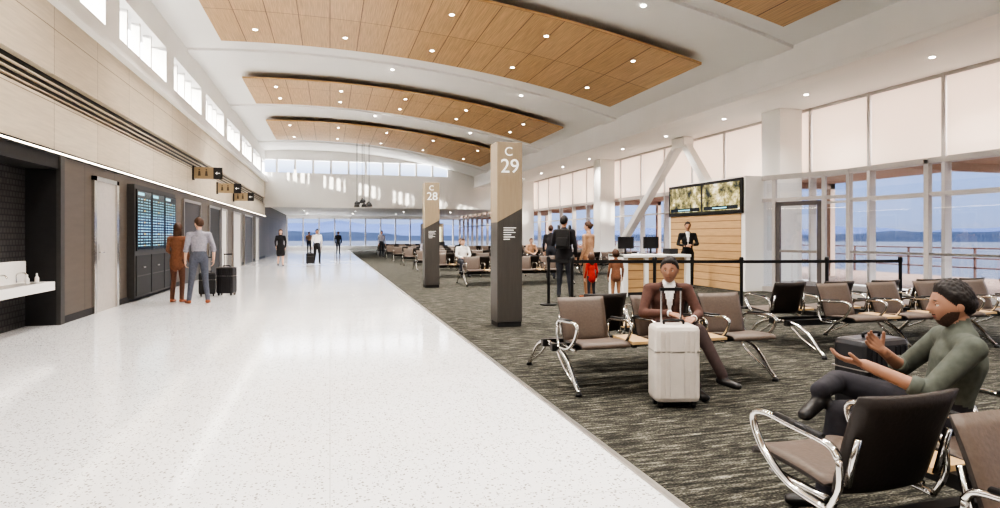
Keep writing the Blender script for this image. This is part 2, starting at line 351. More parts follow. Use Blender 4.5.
for i,(y,z) in enumerate(((20.5,3.18),(24.6,3.02),(28.6,2.95))):
    E=empty('blade_sign' if i==0 else 'blade_sign.%03d'%i,(XL,y,z)); b=B()
    b.box(0,.85,-.05,.05,0,.36,tan); b.box(.0,.05,-.07,.07,-.04,.40,charcoal); b.box(.6,.85,-.052,.052,0,.36,charcoal)
    for k,xx in enumerate((.2,.4)):
        b.ball((xx,-.053,.28),(.022,.006,.022),picto); b.quad([(xx-.04,-.054,.09),(xx+.04,-.054,.09),(xx+.024,-.054,.24),(xx-.024,-.054,.24)],picto)
    b.quad([(.65,-.055,.18),(.71,-.055,.13),(.71,-.055,.23)],signw); b.box(.71,.79,-.057,-.05,.17,.19,signw)
    b.obj('panel',E)
# ---------------------------------------------------------------- podium wall with displays + counter
E=empty('podium_wall'); b=B()
b.box(10.02,10.9,12.8,16.3,0,2.92,white); b.box(10.0,10.03,12.95,16.2,0,1.98,slatw); b.box(9.97,10.02,12.85,16.25,1.98,2.88,black)
b.obj('block',E,bevel=.01)
def tvmat():
    m,nt,n,l,p=_new('display_landscape'); co=_coord(nt,'YZX',(1,1,1))
    no=n.new('ShaderNodeTexNoise'); no.inputs['Scale'].default_value=3.2; no.inputs['Detail'].default_value=8; no.inputs['Roughness'].default_value=.7; l.new(co,no.inputs[0])
    rp=n.new('ShaderNodeValToRGB'); e=rp.color_ramp.elements; e[0].position=.38; e[0].color=lin((40,46,44)); e[1].position=.68; e[1].color=lin((232,232,226)); x=e.new(.5); x.color=lin((128,120,80)); x=e.new(.57); x.color=lin((190,178,130))
    l.new(no.outputs[0],rp.inputs[0]); l.new(rp.outputs[0],p.inputs['Emission Color']); p.inputs['Emission Strength'].default_value=.45; l.new(rp.outputs[0],p.inputs['Base Color']); p.inputs['Roughness'].default_value=.2; return m
tvm=tvmat(); b=B()
for y0 in (12.95,14.6): b.box(9.955,9.97,y0,y0+1.55,2.08,2.8,tvm); b.box(9.95,9.956,y0+.05,y0+1.5,2.1,2.2,scr); b.box(9.945,9.951,y0+.5,y0+1.1,2.13,2.165,rowm)
b.obj('wall_displays',E)
E=empty('gate_counter'); b=B(); CX0,CX1=6.45,8.2
b.box(CX0+.1,CX1-.1,12.5,13.15,.0,.9,slatx); b.box(CX0,CX1,12.38,13.2,.9,.97,white); b.box(CX0,CX0+.12,12.42,13.18,0,.97,white); b.box(CX1-.12,CX1,12.42,13.18,0,.97,white)
b.box(7.0,7.1,12.42,12.5,0,.97,white); b.box(CX0+.1,CX1-.1,12.47,12.52,0,.1,charcoal)
b.obj('desk',E,bevel=.012)
b=B()
for x in (6.75,7.42):
    b.box(x-.2,x+.2,12.86,12.9,1.1,1.38,black); b.cyl((x,12.9,.97),(x,12.9,1.2),.025,black); b.box(x-.12,x+.12,12.82,12.98,.97,.985,black)
    b.box(x-.2,x+.2,12.98,13.1,.97,.99,charcoal)
b.box(7.75,7.98,12.6,12.9,.97,1.1,charcoal)
b.obj('monitors',E)
# ---------------------------------------------------------------- queue barrier (posts + belts)
QB=empty('queue_barrier',(0,0,0))
st=[(4.25,11.4),(4.55,10.9),(6.1,10.45),(7.7,9.95),(9.4,9.6),(10.9,9.3)]
for i,(x,y) in enumerate(st):
    b=B(); b.tube([(0,0,.006),(0,0,.03),(0,0,.04)],[.17,.17,.05],black,24); b.cyl((0,0,.03),(0,0,.93),.032,black); b.tube([(0,0,.88),(0,0,.97),(0,0,.99)],[.042,.042,.03],black,16); b.obj('post_%d'%i,QB,(x,y,0))
b=B()
for (a,c) in zip(st[:-1],st[1:]):
    b.obox(((a[0]+c[0])/2,(a[1]+c[1])/2,.9),(math.hypot(c[0]-a[0],c[1]-a[1])-.06,.006,.06),black,Matrix.Rotation(math.atan2(c[1]-a[1],c[0]-a[0]),3,'Z'))
b.obj('belts',QB)
# ---------------------------------------------------------------- beam seating
def chairmesh():
    b=B(); prof=smoothpts([(-.47,.405),(-.44,.43),(-.25,.425),(-.07,.41)],3); prof2=smoothpts([(-.02,.40),(.01,.5),(.06,.66),(.115,.80)],3)
    def shell(pr,w0,w1,cv,th,m1,m2):
        n=10; P=[V((0,p[0],p[1])) for p in pr]; N=len(P); T=[];U=[]
        for i,p in enumerate(P):
            t=(P[min(i+1,N-1)]-P[max(i-1,0)]).normalized(); nn=V((0,-t.z,t.y)); w=w0+(w1-w0)*i/(N-1)
            e=min(1,.45+min(i,N-1-i)*.4)
            T.append([b.bm.verts.new(p+V((w*(2*k/n-1),0,0))+nn*(cv*(2*k/n-1)**2+th/2*(1 if 0<k<n else .4)*e)) for k in range(n+1)])
            U.append([b.bm.verts.new(p+V((w*(2*k/n-1),0,0))+nn*(cv*(2*k/n-1)**2-th/2*(1 if 0<k<n else .4)*e)) for k in range(n+1)])
        for i in range(N-1):
            for k in range(n):
                b.face([T[i][k],T[i][k+1],T[i+1][k+1],T[i+1][k]],m1); b.face([U[i][k],U[i+1][k],U[i+1][k+1],U[i][k+1]],m2)
            b.face([T[i][0],T[i+1][0],U[i+1][0],U[i][0]],m2); b.face([T[i][n],U[i][n],U[i+1][n],T[i+1][n]],m2)
        for k in range(n): b.face([T[0][k],U[0][k],U[0][k+1],T[0][k+1]],m2); b.face([T[-1][k],T[-1][k+1],U[-1][k+1],U[-1][k]],m2)
    shell([(a[0],a[1]) for a in prof],.235,.235,.012,.045,leather,leather_shaded)
    shell([(a[0],a[1]) for a in prof2],.225,.24,.02,.045,leather,leather_shaded)
    for s in (-1,1):
        x=s*.262
        b.tube(smoothpts([(x,.03,.56),(x,-.02,.60),(x,-.2,.615),(x,-.36,.625),(x,-.435,.60),(x,-.43,.54),(x,-.36,.45),(x,-.22,.37),(x,-.02,.35)],5),.0135,chrome,8,sx=1.3)
        b.tube(smoothpts([(x,.03,.56),(x,.03,.45),(x,-.02,.35)],4),.013,chrome,8)
        b.tube([(x,-.05,.622),(x,-.3,.636)],.011,black,8,sx=1.6)
        b.obox((s*.24,-.2,.38),(.03,.3,.02),chrome); b.obox((s*.22,.05,.55),(.02,.02,.2),chrome,Matrix.Rotation(-.25,3,'X'))
    return b.mesh('chair_shell',True)
CH=chairmesh()
def legmesh():
    b=B()
    for s in (-1,1):
        b.tube(smoothpts([(0,0,.345),(0,s*.2,.335),(0,s*.42,.25),(0,s*.6,.08),(0,s*.67,.03)],5),[.024]*21,chrome,8,sx=.8)
        b.tube([(0,s*.67,.002),(0,s*.67,.03)],[.032,.025],black,12)
        b.tube(smoothpts([(0,s*.12,.33),(0,s*.3,.2),(0,s*.52,.1),(0,s*.6,.08)],4),.012,chrome,8)
    return b.mesh('leg_frame',True)
LG=legmesh()
nb=[0]
def bench(loc,front,rear,rz=0,tabs=True):
    E=empty('airport_bench' if nb[0]==0 else 'airport_bench.%03d'%nb[0],(loc[0],loc[1],.005),rz); nb[0]+=1
    for i,x in enumerate(front): place('seat_front_%d'%i,CH,E,(x,-.22,0),0)
    for i,x in enumerate(rear): place('seat_rear_%d'%i,CH,E,(x,.22,0),math.pi)
    al=front+rear; x0=min(al)-.3; x1=max(al)+.3; b=B()
    b.box(x0,x1,-.16,-.10,.30,.37,black); b.box(x0,x1,.10,.16,.30,.37,black)
    for row,sg in ((sorted(front),-1),(sorted(rear),1)):
        for a,c in zip(row[:-1],row[1:]):
            if c-a<1:
                xm=(a+c)/2; yy=sorted((sg*.26,sg*.66)); b.box(xm-.105,xm+.105,yy[0],yy[1],.42,.445,maple); b.box(xm-.02,xm+.02,min(sg*.13,sg*.5),max(sg*.13,sg*.5),.36,.42,black)
    b.obj('beam_and_tables',E)
    n=max(2,int((x1-x0)/1.2)+1)
    for k in range(n): place('legs_%d'%k,LG,E,(x0+.05+(x1-x0-.1)*k/(n-1),0,0),0)
    return E
bench((0,5.5),[2.33,3.1,3.87],[2.72,3.49])
bench((0,6.2),[6.02,6.79,7.56,8.33,9.1],[5.63,6.4,7.17,7.94,8.71])
bench((0,1.62),[2.2,2.97],[2.09,2.86])
P=.77
for (x,y,nf) in ((3.6,20.5,4),(3.6,24.5,4),(7.6,20.5,5),(3.6,29,4),(7.6,25,5),(3.6,33.5,5),(8.4,30,5),(3.6,38,5),(8.4,36,5),(3.6,45,6),(3.9,16.9,4)):
    bench((x,y),[k*P for k in range(nf)],[k*P+.385 for k in range(nf)])
# ---------------------------------------------------------------- luggage
ns=[0]
def suitcase(x,y,rz,w,h,d,m,handle=.3,base=.05):
    nm='suitcase' if ns[0]==0 else 'suitcase.%03d'%ns[0]; ns[0]+=1
    E=empty(nm,(x,y,0.006 if x>XE else 0),rz); b=B(); z0=base; b.box(-w/2,w/2,-d/2,d/2,z0,z0+h,m); b.obj('shell',E,bevel=min(.04,d*.2))
    b=B()
    for s in (-1,1):
        for k in range(3): b.box(s*w*.16+k*s*w*.11-.008,s*w*.16+k*s*w*.11+.008,-d/2-.006,d/2+.006,z0+h*.08,z0+h*.92,m)
        for t in (-1,1):
            b.tube([(s*(w/2-.05)-.012,t*(d/2-.05),.028),(s*(w/2-.05)+.012,t*(d/2-.05),.028)],.027,black,14); b.box(s*(w/2-.05)-.02,s*(w/2-.05)+.02,t*(d/2-.05)-.02,t*(d/2-.05)+.02,.035,z0+.02,black)
        if handle: b.cyl((s*w*.22,d*.28,z0+h-.02),(s*w*.22,d*.28,z0+h+handle),.009,chrome,8)
    if handle: b.obox((0,d*.28,z0+h+handle),(w*.5,.03,.025),black)
    b.box(-w/2-.004,w/2+.004,-d/2-.004,d/2+.004,z0+h*.66,z0+h*.672,steel)
    b.tube(smoothpts([(-.08,0,z0+h),(-.07,0,z0+h+.03),(.07,0,z0+h+.03),(.08,0,z0+h)],4),.01,black,8)
    b.obj('trim',E); return E
pearl=mat('pearl_shell',(206,198,190),.3,vary=.04); blk=mat('black_shell',(40,39,42),.3,vary=.15)
suitcase(2.72,4.36,-.25,.37,.62,.25,pearl,.28); suitcase(3.74,3.42,.1,.44,.62,.27,blk,.0)
suitcase(-2.35,15.4,-.3,.40,.62,.26,blk,.3); suitcase(-2.75,15.3,.2,.36,.5,.24,charcoal,.35)
suitcase(-.95,31.2,.2,.36,.5,.24,charcoal,.35)
# ---------------------------------------------------------------- people
def capsule(bm,p0,p1,r0,r1,side=None,ax=1,ay=1,n=16):
    p0=V(p0);p1=V(p1);d=(p1-p0)
    if d.length<1e-5: d=V((0,0,1e-4)); p1=p0+d
    t=d.normalized(); side=V(side) if side is not None else t.orthogonal(); u=(side-t*side.dot(t))
    if u.length<1e-4: u=t.orthogonal()
    u.normalize(); w=t.cross(u); rings=[]; st_=[-90,-60,-30,0,0.001,30,60,90]
    for k,a in enumerate(st_):
        a=math.radians(a); c,r=(p0,r0) if k<4 else (p1,r1); rr=max(r*math.cos(a),1e-4)
        cc=c+t*(r*min(ax,ay)*math.sin(a)); rings.append([bm.verts.new(cc+(u*math.cos(q)*ax+w*math.sin(q)*ay)*rr) for q in [2*math.pi*j/n for j in range(n)]])
    for i in range(len(rings)-1):
        for j in range(n): bm.faces.new([rings[i][j],rings[i][(j+1)%n],rings[i+1][(j+1)%n],rings[i+1][j]])
    bm.faces.new(rings[0][::-1]); bm.faces.new(rings[-1])
def fuse(name,caps,mats,vox,smooth,parent,vneck=None):
    bm=bmesh.new()
    for c in caps: capsule(bm,*c[:7])
    bmesh.ops.recalc_face_normals(bm,faces=bm.faces)
    me=bpy.data.meshes.new(name+'_t'); bm.to_mesh(me); bm.free()
    o=bpy.data.objects.new(name+'_t',me); S.collection.objects.link(o)
    r=o.modifiers.new('r','REMESH'); r.mode='VOXEL'; r.voxel_size=vox
    sm=o.modifiers.new('s','SMOOTH'); sm.factor=.5; sm.iterations=smooth
    dg=bpy.context.evaluated_depsgraph_get(); dg.update(); out=bpy.data.meshes.new_from_object(o.evaluated_get(dg)); bpy.data.objects.remove(o)
    out.name=name; out.materials.clear()
    keys=[]
    for c in caps:
        if c[7] not in keys: keys.append(c[7])
    for k in keys: out.materials.append(mats[k])
    n=len(out.polygons); cen=np.empty(n*3); out.polygons.foreach_get('center',cen); cen=cen.reshape(-1,3); best=np.full(n,1e9); idx=np.zeros(n,dtype=np.int32)
    for c in caps:
        a=np.array(c[0],float);e=np.array(c[1],float);d=e-a;L=np.dot(d,d)+1e-12
        t=np.clip(((cen-a)@d)/L,0,1); q=a+t[:,None]*d; rr=c[2]+(c[3]-c[2])*t; df=cen-q
        if c[4] is not None:
            tt=d/np.sqrt(L); s=np.array(c[4],float); s=s-tt*s.dot(tt); s/=np.linalg.norm(s)+1e-9; w=np.cross(tt,s)
            dist=np.sqrt((df@s/c[5])**2+(df@w/c[6])**2+(df@tt)**2)-rr
        else: dist=np.linalg.norm(df,axis=1)-rr
        dist=dist-(c[8] if len(c)>8 else 0)
        mk=dist<best; best[mk]=dist[mk]; idx[mk]=keys.index(c[7])
    if vneck:
        zw,zn,yc,ww=vneck; out.materials.append(mats['shirt']); out.materials.append(mats['lapel']); si=len(keys)
        t=(cen[:,2]-zw)/(zn-zw); fr=(cen[:,1]<yc)&(t>0)&(t<1.12)&(idx==keys.index('top')); ax_=np.abs(cen[:,0]); w_=ww*np.clip(t,0,1)
        idx[fr&(ax_<w_)]=si; idx[fr&(ax_>=w_)&(ax_<w_+.022)&(t<1)]=si+1
    out.polygons.foreach_set('material_index',idx); out.polygons.foreach_set('use_smooth',np.ones(n,dtype=bool)); out.update()
    return place(name,out,parent)
def handcaps(wr,d,nrm,t,curl,sc=1,spread=.0):
    wr=V(wr); d=V(d).normalized(); nrm=V(nrm); nrm=(nrm-d*nrm.dot(d)).normalized(); s=d.cross(nrm); C=[]
    C.append((wr-d*.03,wr+d*.02,.026*sc,.026*sc,s,1.05,.8,'skin'))
    for k in (-1,-.33,.33,1): C.append((wr+d*.02+s*.012*k,wr+d*.082*sc+s*.029*k*sc,.016*sc,.0125*sc,s,1,.95,'skin'))
    for k,(o,Ln) in enumerate(((-1,.062),(-.33,.078),(.33,.086),(1,.076))):
        o2=o*t; p=wr+d*.085*sc+s*.029*o2*sc*1.02; a=math.radians(curl*.6); dr=(d+s*spread*o2).normalized()
        for j,fr in enumerate((.45,.3,.25)):
            v=dr*math.cos(a)+nrm*math.sin(a); q=p+v*Ln*fr*sc; C.append((p,q,(.0092-.001*j)*sc,(.0085-.001*j)*sc,None,1,1,'skin')); p=q; a+=math.radians(curl)
    p=wr+d*.028*sc+s*t*.026*sc; v=(s*t*.75+d*.62+nrm*.3).normalized(); q=p+v*.042*sc; C.append((p,q,.0125*sc,.0105*sc,None,1,1,'skin'))
    v2=(v+d*.5+nrm*.25).normalized(); C.append((q,q+v2*.032*sc,.0102*sc,.0085*sc,None,1,1,'skin'))
    return C
def head(c,mats,yaw,tilt,style,beard,parent,sc=1,roll=0,seg=40):
    R=(Matrix.Rotation(yaw,3,'Z')@Matrix.Rotation(tilt,3,'X')@Matrix.Rotation(roll,3,'Y')); b=B(); c=V(c)
    ret=bmesh.ops.create_uvsphere(b.bm,u_segments=seg,v_segments=seg*3//4,radius=1)
    W,Dp,H=.074*sc,.097*sc,.120*sc
    def line(x,y):
        a=max(-1,min(1,y))
        base=.56 if a<-.8 else (.56-.50*((a+.8)/.6) if a<-.2 else .06-.6*(a+.2))
        if style=='long' and a>-.45: base-=.3
        return base
    info={}
    for v in ret['verts']:
        x,y,z=v.co; h=z-line(x,y); info[v]=(x,y,z,h)
        wx=1;wy=1
        if z<0:
            wx=1-.30*(-z)**1.8
            wy=1-(.42*(-z) if y>0 else .02*(-z))
        if z>.5: wx*=1-.04
        X=x*W*wx;Y=y*Dp*wy;Z=z*H
        if y<0:
            Y-=.021*sc*math.exp(-((x/.16)**2+((z+.22)/.12)**2))+.012*sc*math.exp(-((x/.12)**2+((z+.02)/.17)**2))
            for s in (-1,1): Y+=.009*sc*math.exp(-(((x-s*.4)/.2)**2+((z-.03)/.12)**2))
            Y-=.006*sc*math.exp(-((x/.28)**2+((z+.52)/.09)**2)); Y-=.010*sc*math.exp(-((x/.32)**2+((z+.86)/.16)**2))
            Y-=.004*sc*math.exp(-((abs(x)-.32)/.22)**2-((z-.2)/.08)**2)
        if h>0:
            k=min(1,h/.22); th=(.014 if style in('short','bun') else .022)*sc
            if style=='curly': k=min(1,h/.35); th=(.017+.005*math.sin(x*19)*math.sin(y*21+1)*math.sin(z*18))*sc
            dvv=V((x,y,z)).normalized(); X+=dvv.x*th*k;Y+=dvv.y*th*k;Z+=dvv.z*th*k*1.1
        v.co=V((X,Y,Z))
    b.mi(mats['skin']); hi=b.mi(mats['hair']); li=b.mi(mats['lips']); bi=b.mi(mats['beard'])
    for f in b.bm.faces:
        vs=[info[v] for v in f.verts if v in info]
        if not vs: continue
        h=sum(q[3] for q in vs)/len(vs); x=sum(q[0] for q in vs)/len(vs); y=sum(q[1] for q in vs)/len(vs); z=sum(q[2] for q in vs)/len(vs)
        if h>0: f.material_index=hi
        elif y<-.3 and abs(x)<.25 and -.57<z<-.47: f.material_index=li
        elif beard and y<.05 and z<(-.66+.42*max(0,min(1,(abs(x)-.35)/.6)) ): f.material_index=bi
        elif beard and y<-.3 and abs(x)<.30 and -.47<=z<-.41: f.material_index=bi
    for s in (-1,1):
        b.ball((s*.029*sc,-.0745*sc,.004*sc),.0125*sc,mats['eye'],14); b.ball((s*.029*sc,-.0845*sc,.003*sc),(.0058*sc,.0032*sc,.0058*sc),mats['iris'],10)
        b.ball((s*.029*sc,-.0745*sc,.0085*sc),.0135*sc,mats['skin'],14)
        b.ball((s*.030*sc,-.0895*sc,.025*sc),(.015*sc,.004*sc,.0028*sc),mats['hair'],8,Matrix.Rotation(s*.12,3,'Y')@Matrix.Rotation(s*.25,3,'Z'))
        b.ball((s*.076*sc,.008*sc,-.004*sc),(.008*sc,.018*sc,.030*sc),mats['skin'],12)
    if style=='long':
        b.ball((0,.045*sc,-.08*sc),(.082*sc,.05*sc,.15*sc),mats['hair'],16)
        for s in (-1,1): b.ball((s*.07*sc,.02*sc,-.1*sc),(.022*sc,.035*sc,.12*sc),mats['hair'],12)
    if style=='bun': b.ball((0,.105*sc,.03*sc),(.036*sc,.034*sc,.036*sc),mats['hair'],12)
    for v in b.bm.verts: v.co=R@v.co+c
    return b.obj('head',parent,smooth=True)
eyew=mat('eye_white',(225,218,212),.25,vary=.01); iris=mat('eye_iris',(36,24,18),.15,vary=.1); beardm=mat('beard_stubble',(74,54,45),.8,vary=.25,scale=120)
def cl(name,c,**k): return mat(name,c,k.pop('rough',.85),vary=.15,scale=30,**k)
skins={'l':mat('skin_light',(212,172,150),.5,vary=.05,spec=.3),'m':mat('skin_medium',(184,142,118),.5,vary=.05,spec=.3),'d':mat('skin_brown',(158,120,100),.5,vary=.06,spec=.3)}
lipm=mat('lips',(138,86,76),.45,vary=.05); hairs={'b':mat('hair_black',(30,23,20),.6,vary=.3,scale=50,bump=.5),'br':mat('hair_brown',(74,48,32),.6,vary=.3,scale=50,bump=.5)}
def standJ(**k):
    J=dict(pel=(0,0,.95),wai=(0,0,1.09),che=(0,-.005,1.28),nek=(0,.01,1.465),hd=(0,-.012,1.625),
      hipL=(.088,0,.92),kneL=(.10,-.02,.50),ankL=(.11,.02,.085),toeL=(.14,-.13,.03),
      hipR=(-.088,0,.92),kneR=(-.10,-.02,.50),ankR=(-.11,.02,.085),toeR=(-.14,-.13,.03),
      shL=(.18,0,1.40),elL=(.235,.03,1.12),wrL=(.245,-.06,.88),hL=(0,-.15,-1),nL=(-1,0,0),
      shR=(-.18,0,1.40),elR=(-.235,.03,1.12),wrR=(-.245,-.06,.88),hR=(0,-.15,-1),nR=(1,0,0))
    J.update(k); return J
def person(name,loc,rz,J,cm,sc=1,vox=.018,yaw=0,tilt=0,hair='short',beard=False,coat=0,skirt=False,sleeve=1.0,fem=False,curl=22,shirtfront=False,headsc=1,barelegs=False,bulk=1,seg=32,smooth=3,hvox=.0055,roll=0,handsc=None):
    E=empty(name,loc,rz); E.scale=(sc,sc,sc)
    m=dict(cm); m.setdefault('eye',eyew); m.setdefault('iris',iris); m.setdefault('lips',lipm); m.setdefault('beard',beardm)
    j={k:V(v) for k,v in J.items()}; sd=(j['shL']-j['shR']).normalized(); sd2=(j['hipL']-j['hipR']).normalized(); C=[]
    w=.92 if fem else 1; w*=bulk
    lp=(j['pel']+j['wai'])/2
    C.append((j['pel'],lp,.158*w,.148*w,sd2,1,.74,'bottom'))
    C.append((lp,j['wai'],.147*w,.14*w,sd2,1,.74,'top'))
    C.append((j['wai'],j['che'],.14*w,.162*w,sd,1,.70,'top'))
    C.append((j['che'],j['nek']-(j['nek']-j['che'])*.25,.16*w,.11*w,sd,1,.66,'top'))
    C.append((j['shR'],j['shL'],.062*w,.062*w,None,1,1,'top'))
    C.append((j['nek']-(j['nek']-j['che'])*.15,j['nek']-V((0,0,.015)),.085,.058,sd,1.2,.9,'top'))
    C.append((j['nek'],j['hd']+V((0,.01,-.02)),.050,.050,None,1,1,'skin',.004))
    if coat:
        lo=j['pel']+(j['pel']-j['wai']).normalized()*coat; C.append((lo,j['wai'],.165*w,.15*w,sd2,1.02,.8,'top',.012))
    if skirt:
        for s in 'LR': C.append((j['hip'+s],j['hip'+s]+(j['kne'+s]-j['hip'+s])*.85,.105,.1,None,1,1,'bottom',.01))
        C.append((j['pel'],(j['kneL']+j['kneR'])/2+V((0,0,.08)),.15,.14,sd2,1,.7,'bottom',.01))
    vn=None
    if shirtfront: vn=(j['wai'].z+.02,j['nek'].z,j['che'].y-.02,.058); m.setdefault('lapel',m['top'])
    for s in 'LR':
        a,e,wv=j['sh'+s],j['el'+s],j['wr'+s]
        C.append((a,e,.058*w,.046*w,None,1,1,'top' if sleeve>0 else 'skin'))
        if sleeve>=1: C.append((e,wv,.045*w,.034*w,None,1,1,'top'))
        else:
            C.append((e,e+(wv-e)*.12,.047,.045,None,1,1,'top' if sleeve>.3 else 'skin')); C.append((e,wv,.038,.027,None,1,1,'skin'))
        h,k,an,to=j['hip'+s],j['kne'+s],j['ank'+s],j['toe'+s]
        C.append((h,k,.092*w,.062*w,None,1,1,'bottom')); lm='skin' if barelegs else 'bottom'
        C.append((k,k+(an-k)*.35,.056 if barelegs else .06*w,.054 if barelegs else .056*w,None,1,1,lm)); C.append((k+(an-k)*.35,an,.054,.038 if barelegs else .046,None,1,1,lm))
        fd=(to-an); fd2=V((fd.x,fd.y,0)); fd2=fd2.normalized() if fd2.length>1e-3 else V((0,-1,0))
        heel=an+(V((0,0,-1))*.045 if abs(fd.z)<.12 else fd.normalized()*.02)-fd2*.03
        C.append((heel,to,.042,.036,V((0,0,1)).cross(fd),1.05,.8,'shoe',.006))
    fuse('body',C,m,vox,smooth,E,vn)
    for s,t in (('L',-1),('R',1)):
        fuse('hand_'+s,handcaps(j['wr'+s],j['h'+s],j['n'+s],t,curl,(handsc or headsc)*(.9 if fem else 1)),m,hvox,2,E)
    head(j['hd'],m,yaw,tilt,hair,beard,E,headsc*(.95 if fem else 1),roll,seg)
    if sleeve<1 and sleeve>.3 or (sleeve>=1 and vox<.012):
        b=B()
        for s in 'LR':
            e,wv=j['el'+s],j['wr'+s]; d=(wv-e)
            if sleeve<1: b.tube([e+d*.10,e+d*.13,e+d*.26,e+d*.29],[.044,.050,.0475,.040],m['top'],20)
            else: b.tube([wv-d*.06,wv-d*.05,wv+d*.05,wv+d*.055],[.034,.0395,.037,.03],m['top'],20); b.tube([wv,wv+d*.085],[.033,.031],m.get('shirt',m['top']),20)
        b.obj('cuffs',E,smooth=True)
    return E
H=hairs
navy=cl('denim_grey',(88,92,104)); gshirt=cl('shirt_grey_blue',(150,148,158)); coatb=cl('coat_brown',(130,88,66)); coatd=cl('trousers_brown',(96,64,50)); shoeb=mat('shoe_tan',(150,86,56),.5); shoek=mat('shoe_black',(24,22,22),.4)
person('man_traveller',(-2.62,13.7,0),math.radians(195),standJ(kneL=(.13,-.05,.5),ankL=(.18,0,.085),toeL=(.22,-.15,.03),ankR=(-.16,.03,.085),kneR=(-.12,-.03,.5),toeR=(-.2,-.12,.03),elR=(-.27,.05,1.13),wrR=(-.28,-.1,.9)),
  dict(top=gshirt,bottom=navy,shoe=shoeb,skin=skins['l'],hair=H['br']),sc=1.02,sleeve=.6,yaw=.5,vox=.016)
person('woman_traveller',(-3.1,14.05,0),math.radians(160),standJ(elL=(.24,-.02,1.14),wrL=(.2,-.2,1.02),hL=(-.2,-1,.1)),dict(top=coatb,bottom=coatd,shoe=shoeb,skin=skins['l'],hair=H['br']),sc=.96,hair='long',fem=True,coat=.12,yaw=.3,vox=.018)
whs=cl('white_shirt',(236,234,232)); blks=cl('black_cloth',(30,29,31))
person('woman_walking',(-2.2,29.5,0),math.radians(10),standJ(kneL=(.09,-.14,.5),ankL=(.09,-.14,.09),toeL=(.1,-.3,.04),kneR=(-.09,.04,.49),ankR=(-.09,.22,.14),toeR=(-.1,.1,.04),wrL=(.22,.05,.88),wrR=(-.22,-.14,.92)),dict(top=blks,bottom=blks,shoe=shoek,skin=skins['l'],hair=H['br']),hair='long',fem=True,skirt=True,barelegs=True,sc=.98,vox=.022,hvox=.007)
person('man_walking',(-.62,31.2,0),math.radians(15),standJ(kneL=(.09,-.14,.5),ankL=(.09,-.16,.09),toeL=(.1,-.32,.05),kneR=(-.09,.04,.49),ankR=(-.09,.24,.14),toeR=(-.1,.1,.04),wrL=(.24,.1,.88),wrR=(-.26,-.02,.86)),dict(top=whs,bottom=blks,shoe=shoek,skin=skins['m'],hair=H['b']),sc=1.0,vox=.022,hvox=.007)
dkj=cl('jacket_black',(40,38,42)); jeans=cl('dark_jeans',(48,50,58)); beige=cl('coat_beige',(176,140,112)); tanp=cl('tan_trousers',(150,112,84)); red=cl('red_jacket',(176,44,36))
person('man_with_backpack',(5.05,12.55,.006),math.radians(150),standJ(elL=(.25,-.06,1.14),wrL=(.2,-.26,1.2),hL=(-.2,-.6,.8),ankR=(-.15,.03,.085),toeR=(-.2,-.12,.03)),dict(top=dkj,bottom=jeans,shoe=shoek,skin=skins['m'],hair=H['b']),sc=1.06,coat=.08,bulk=1.05,yaw=-.3)
person('woman_queueing',(5.62,12.5,.006),math.radians(215),standJ(elR=(-.25,-.04,1.14),wrR=(-.16,-.22,1.14),hR=(.5,-.8,.2)),dict(top=beige,bottom=tanp,shoe=shoeb,skin=skins['l'],hair=H['br']),sc=.99,fem=True,coat=.1,hair='bun',yaw=.2)
person('child_red_jacket',(5.35,11.75,.006),math.radians(185),standJ(hd=(0,-.01,1.64)),dict(top=red,bottom=jeans,shoe=shoek,skin=skins['l'],hair=H['br']),sc=.57,hair='long',fem=True,coat=.1,headsc=1.42,handsc=1.1,hvox=.009)
person('child_tan_jacket',(5.72,11.35,.006),math.radians(170),standJ(hd=(0,-.01,1.64)),dict(top=coatb,bottom=tanp,shoe=shoeb,skin=skins['m'],hair=H['br']),sc=.62,coat=.1,headsc=1.4,handsc=1.1,hvox=.009)
person('gate_agent',(9.25,14.15,.006),math.radians(-25),standJ(elL=(.25,-.02,1.15),wrL=(.08,-.2,1.13),hL=(-1,-.2,0),nL=(0,.6,-1),elR=(-.25,-.02,1.15),wrR=(-.08,-.21,1.1),hR=(1,-.2,0),nR=(0,.6,-1)),dict(top=blks,bottom=blks,shoe=shoek,skin=skins['m'],hair=H['b'],shirt=whs),sc=1.02,fem=True,hair='bun',shirtfront=True)
b=B(); b.box(-.14,.14,.13,.27,1.05,1.45,charcoal); b.box(-.11,.11,.27,.31,1.1,1.28,charcoal)
for s in (-1,1): b.tube(smoothpts([(s*.1,.14,1.44),(s*.12,.02,1.54),(s*.12,-.13,1.4),(s*.13,-.05,1.15),(s*.12,.14,1.1)],4),.016,charcoal,6,sx=1.6)
b.obj('backpack',bpy.data.objects['man_with_backpack'],bevel=.03)
suit=cl('suit_brown',(88,60,52)); suitp=cl('suit_trousers',(56,42,40)); lapel=cl('suit_lapel',(58,38,33))
person('man_in_suit_seated',(3.08,5.02,.007),math.radians(-22),dict(pel=(0,.08,.50),wai=(0,.08,.61),che=(0,.06,.79),nek=(0,.02,.945),hd=(0,-.04,1.075),
  hipL=(.085,.05,.52),kneL=(.20,-.38,.56),ankL=(.34,-.60,.22),toeL=(.42,-.76,.17),
  hipR=(-.085,.05,.52),kneR=(-.02,-.40,.50),ankR=(.16,-.44,.09),toeR=(.20,-.62,.035),
  shL=(.175,.04,.885),elL=(.26,-.07,.67),wrL=(.17,-.30,.66),hL=(-.6,-.8,-.1),nL=(-.3,.1,-1),
  shR=(-.175,.04,.885),elR=(-.25,-.08,.67),wrR=(-.06,-.31,.70),hR=(.8,-.6,-.1),nR=(.1,.2,-1)),
  dict(top=suit,bottom=suitp,shoe=shoek,skin=skins['d'],hair=H['b'],shirt=whs,lapel=lapel),vox=.0105,hvox=.004,shirtfront=True,yaw=-.25,tilt=.05,curl=28,seg=56,smooth=3,coat=.04)
